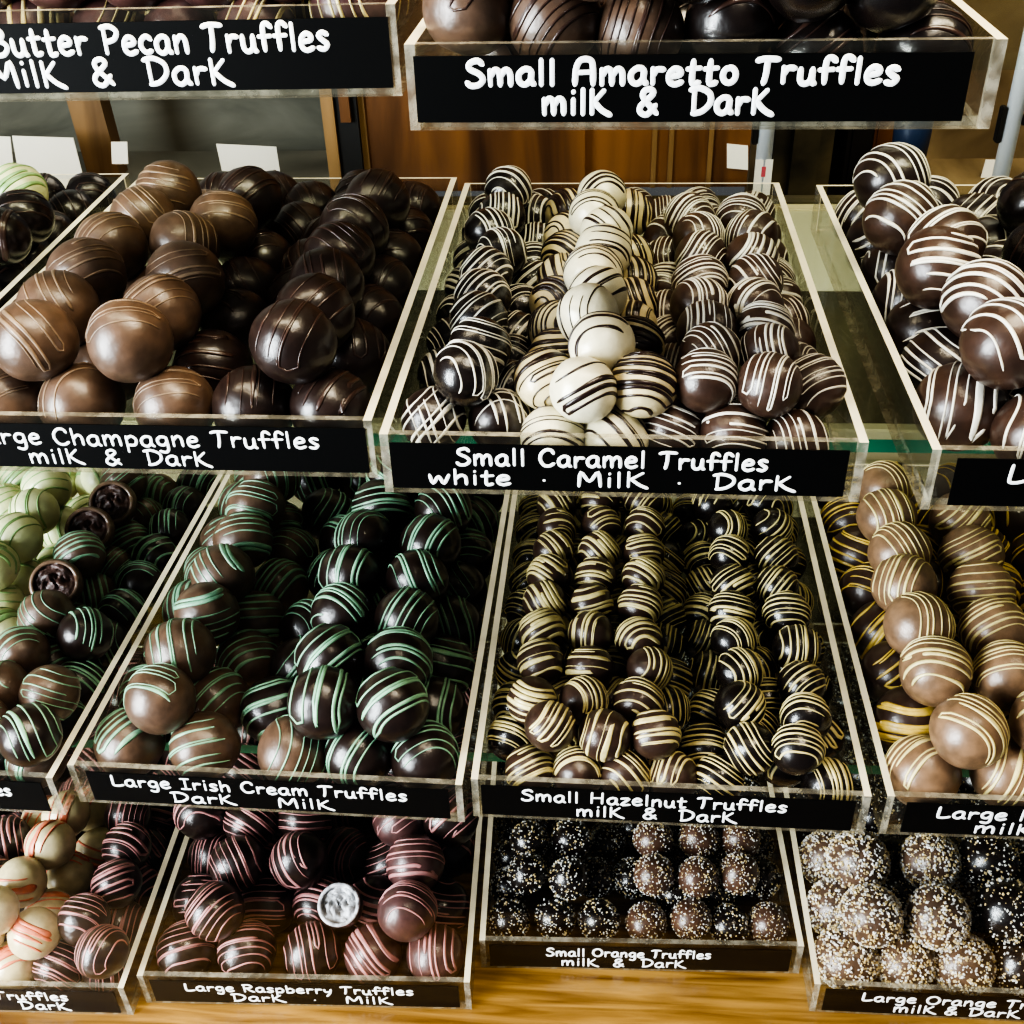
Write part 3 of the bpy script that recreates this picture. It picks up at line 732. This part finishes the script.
struct(link_mesh('window_1', bm, [M['pane'], M['green_edge']]))
# back of the case: cream board low down, wooden sliding doors above
struct(boxobj('wall_back', (-.9, .678, 0), (.9, .690, SH[2]-.008), M['olive_board']))
struct(boxobj('trim_1', (-.9, .668, SH[2]-.062), (.9, .678, SH[2]-.009), M['cream'], bevel=.001))
struct(boxobj('trim_2', (-.9, .668, .105), (.9, .678, .178), M['cream'], bevel=.001))
zb = SH[2]-.008
def xat(u, v=140, y=.70): return on_y(u, v, y).x
# a pair of wooden sliding doors with a dark stile, standing on the case's back rail
def zat(v, y=.70, u=400): return on_y(u, v, y).z
ZT = .95
dr = boxobj('door_1', (xat(333), .700, zb), (xat(585), .712, ZT), M['door_wood']); struct(dr)
st = boxobj('door_frame', (xat(328), .692, zb), (xat(340), .700, ZT), M['door_wood_light'], dr)
boxobj('dark_channel', (xat(340), .694, zb), (xat(362), .700, ZT), M['dark'], dr)
boxobj('door_rail', (xat(362), .6985, zb), (xat(368), .700, ZT), M['door_wood_light'], dr)
boxobj('finger_pull', (xat(346), .691, zat(118)), (xat(356), .694, ZT-.2), M['door_wood'], dr)
d2 = boxobj('door_2', (xat(585), .706, zb), (xat(752), .718, ZT), M['door_wood']); struct(d2)
for u in (655, 672, 712): boxobj('door_groove', (xat(u)-.0015, .7045, zb), (xat(u)+.0015, .706, ZT), M['door_wood_light'], d2)
# the counter behind the open left end of the case
g = boxobj('wall_left', (-1.3, 1.10, .0), (xat(331, y=1.08), 1.13, ZT), M['grey_wall']); struct(g)
cnt = boxobj('back_counter', (-1.2, .78, 0), (xat(331, y=.80), 1.08, .243), M['grey_wall'], bevel=.004)
tag(cnt, 'grey counter top behind the champagne tray', 'counter')
def board(name, u0, v0, u1, v1, wpx, y, m, label, cat):
    a, b = on_y(u0, v0, y), on_y(u1, v1, y)
    wv = (on_y(u0+wpx, v0, y)-a).length
    bm = bmesh.new()
    vs = [bm.verts.new(p) for p in (a, a+Vector((wv, 0, 0)), b+Vector((wv, 0, 0)), b, a+Vector((0, .02, 0)), a+Vector((wv, .02, 0)), b+Vector((wv, .02, 0)), b+Vector((0, .02, 0)))]
    for idx in ((0,1,2,3),(7,6,5,4),(0,4,5,1),(1,5,6,2),(2,6,7,3),(3,7,4,0)): bm.faces.new([vs[i] for i in idx])
    bmesh.ops.recalc_face_normals(bm, faces=bm.faces[:])
    o = link_mesh(name, bm, m); tag(o, label, cat); return o
board('wooden_post', 55, 60, 92, 190, 34, 1.0, M['door_wood_light'], 'slanting brown wooden post behind the left-edge dark tray', 'post')
def card(name, quad, y, label, lines=2):
    P = [on_y(u, v, y) for u, v in quad]
    bm = bmesh.new()
    f = [bm.verts.new(p) for p in P]; b = [bm.verts.new(p+Vector((0, .001, 0))) for p in P]
    bm.faces.new(f); bm.faces.new(b[::-1])
    for i in range(4): bm.faces.new((f[i], f[(i+1) % 4], b[(i+1) % 4], b[i]))
    bmesh.ops.recalc_face_normals(bm, faces=bm.faces[:])
    o = link_mesh(name, bm, M['paper']); tag(o, label, 'card', 'white paper cards behind the trays')
card('paper_card', [(12,136),(73,138),(88,196),(22,194)], .95, 'white paper card behind the left-edge dark tray')
card('paper_card', [(216,144),(276,147),(280,172),(222,171)], .95, 'small cream paper card standing behind the champagne tray')
card('paper_card', [(-12,136),(10,137),(16,190),(-12,190)], .96, 'white paper card at far left beside the slanting post')
card('paper_card', [(111,142),(127,142),(128,164),(112,164)], .95, 'narrow pale paper card right of the slanting wooden post')
ws = boxobj('white_cupboard', (xat(-60, 200, .74), .691, 0), (xat(104, 200, .74), .735, zb-.002), M['paper'], bevel=.002)
tag(ws, 'white cupboard top behind the left-edge dark tray', 'cupboard')
# right end: metal posts, tan cloth, dark gap
def post(u, v, label):
    p = on_y(u, v, .669); r = .0036
    root = empty('shelf_post', (p.x, .669, SH[2]))
    tag(root, label, 'post', 'metal shelf posts')
    bm = bmesh.new()
    bmesh.ops.create_cone(bm, cap_ends=True, segments=20, radius1=r*1.3, radius2=r*1.3, depth=.42)
    o = link_mesh('post_tube', bm, M['metal'], root, True, (0, 0, .21))
    bm = bmesh.new(); box(bm, (-r*2.2, -.003, .030), (-r*1.3, .003, .050)); box(bm, (r*1.2, -.0035, .040), (r*2.2, .0035, .0445)); bmesh.ops.bevel(bm, geom=bm.edges[:], offset=.0006, segments=2, affect='EDGES')
    c = link_mesh('clamp', bm, M['dark'], root); c['label'] = 'small dark clamp'
    return root
pp = post(763, 165, 'aluminium shelf post behind the caramel tray')
bm = bmesh.new(); box(bm, (-.005, -.0046, .001), (.005, -.0040, .022)); s_ = link_mesh('sticker', bm, M['paper'], pp); s_['label'] = 'white sticker with a pink mark'
bm = bmesh.new(); box(bm, (-.0012, -.0049, .012), (.0012, -.0047, .018)); link_mesh('sticker_print', bm, M['pinkdot'], s_)
post(1004, 160, 'aluminium shelf post behind the right-edge tray')
struct(boxobj('wall_right', (xat(752, y=1.0), 1.0, 0), (1.3, 1.02, ZT), M['tan_cloth']))
o = boxobj('olive_sack', (xat(773, y=.86), .84, 0), (xat(832, y=.86), .93, zat(60, .86)), M['olive'], bevel=.012); tag(o, 'rumpled olive sack behind the caramel tray, right of the aluminium post', 'sack')
o = boxobj('dark_box', (xat(834, y=.86)+.004, .83, 0), (xat(866, y=.86), .91, zat(60, .86)), M['dark'], bevel=.003); tag(o, 'tall black box behind the right-edge tray', 'box')
o = boxobj('wooden_plank', (xat(868, y=.84)+.002, .83, 0), (xat(900, y=.84), .86, zat(60, .86)), M['door_wood'], bevel=.002); tag(o, 'dark brown wooden panel right of the tall black box', 'plank')
zc = zat(185, .76)
cb = boxobj('back_cabinet', (xat(885, y=.74), .735, 0), (.75, .815, zc), M['tan_cloth'], bevel=.004); tag(cb, 'low tan cabinet behind the right-edge tray', 'cabinet')
bm = bmesh.new(); bmesh.ops.create_cone(bm, cap_ends=True, segments=28, radius1=.011, radius2=.013, depth=.06)
bmesh.ops.bevel(bm, geom=[e for e in bm.edges if len(e.link_faces) == 2 and abs(e.verts[0].co.z-e.verts[1].co.z) < 1e-5], offset=.003, segments=3, affect='EDGES')
o = link_mesh('blue_jar', bm, M['blue'], None, True, (xat(911, y=.77), .77, zc+.03)); tag(o, 'dark blue jar behind the right-edge tray', 'jar')
card('paper_card', [(986,160),(1004,160),(1002,190),(978,188)], .77, 'white paper card behind the right aluminium post')
card('paper_card', [(727,144),(748,146),(748,170),(727,168)], .7045, 'small cream paper card left of the aluminium post')


# ------------------------------------------------------------------ light
def area(name, loc, target, size, power, col, sy=None):
    l = bpy.data.lights.new(name, 'AREA'); l.energy = power; l.color = col; l.size = size
    if sy: l.shape = 'RECTANGLE'; l.size_y = sy
    o = bpy.data.objects.new(name, l); C.objects.link(o); o.location = loc
    o.rotation_euler = (Vector(target)-Vector(loc)).to_track_quat('-Z', 'Y').to_euler()
    return o
area('window_light', (-1.05, -.36, .50), (0, .42, .25), .6, 43, (.88, .94, 1.0), .9)
area('ceiling_light', (.25, .05, 1.5), (.05, .45, .2), .45, 10, (1, .86, .66))
area('case_lamp', (.0, .34, .80), (0, .48, .2), .9, 2.5, (1, .86, .6), .06)
area('back_room_light', (.2, 1.5, 1.3), (.1, .8, .3), .7, 4.5, (1, .9, .72))
w = bpy.data.worlds.new('world'); sc.world = w; w.use_nodes = True
bg = w.node_tree.nodes['Background']; bg.inputs[0].default_value = (.75, .78, .85, 1); bg.inputs[1].default_value = .11
sc.cycles.use_denoising = True
sc.cycles.max_bounces = 8; sc.cycles.transparent_max_bounces = 40; sc.cycles.diffuse_bounces = 3; sc.cycles.glossy_bounces = 3
sc.cycles.sample_clamp_indirect = 4
sc.view_settings.view_transform = 'AgX'
sc.view_settings.look = 'AgX - Very High Contrast'
sc.view_settings.exposure = 0.28
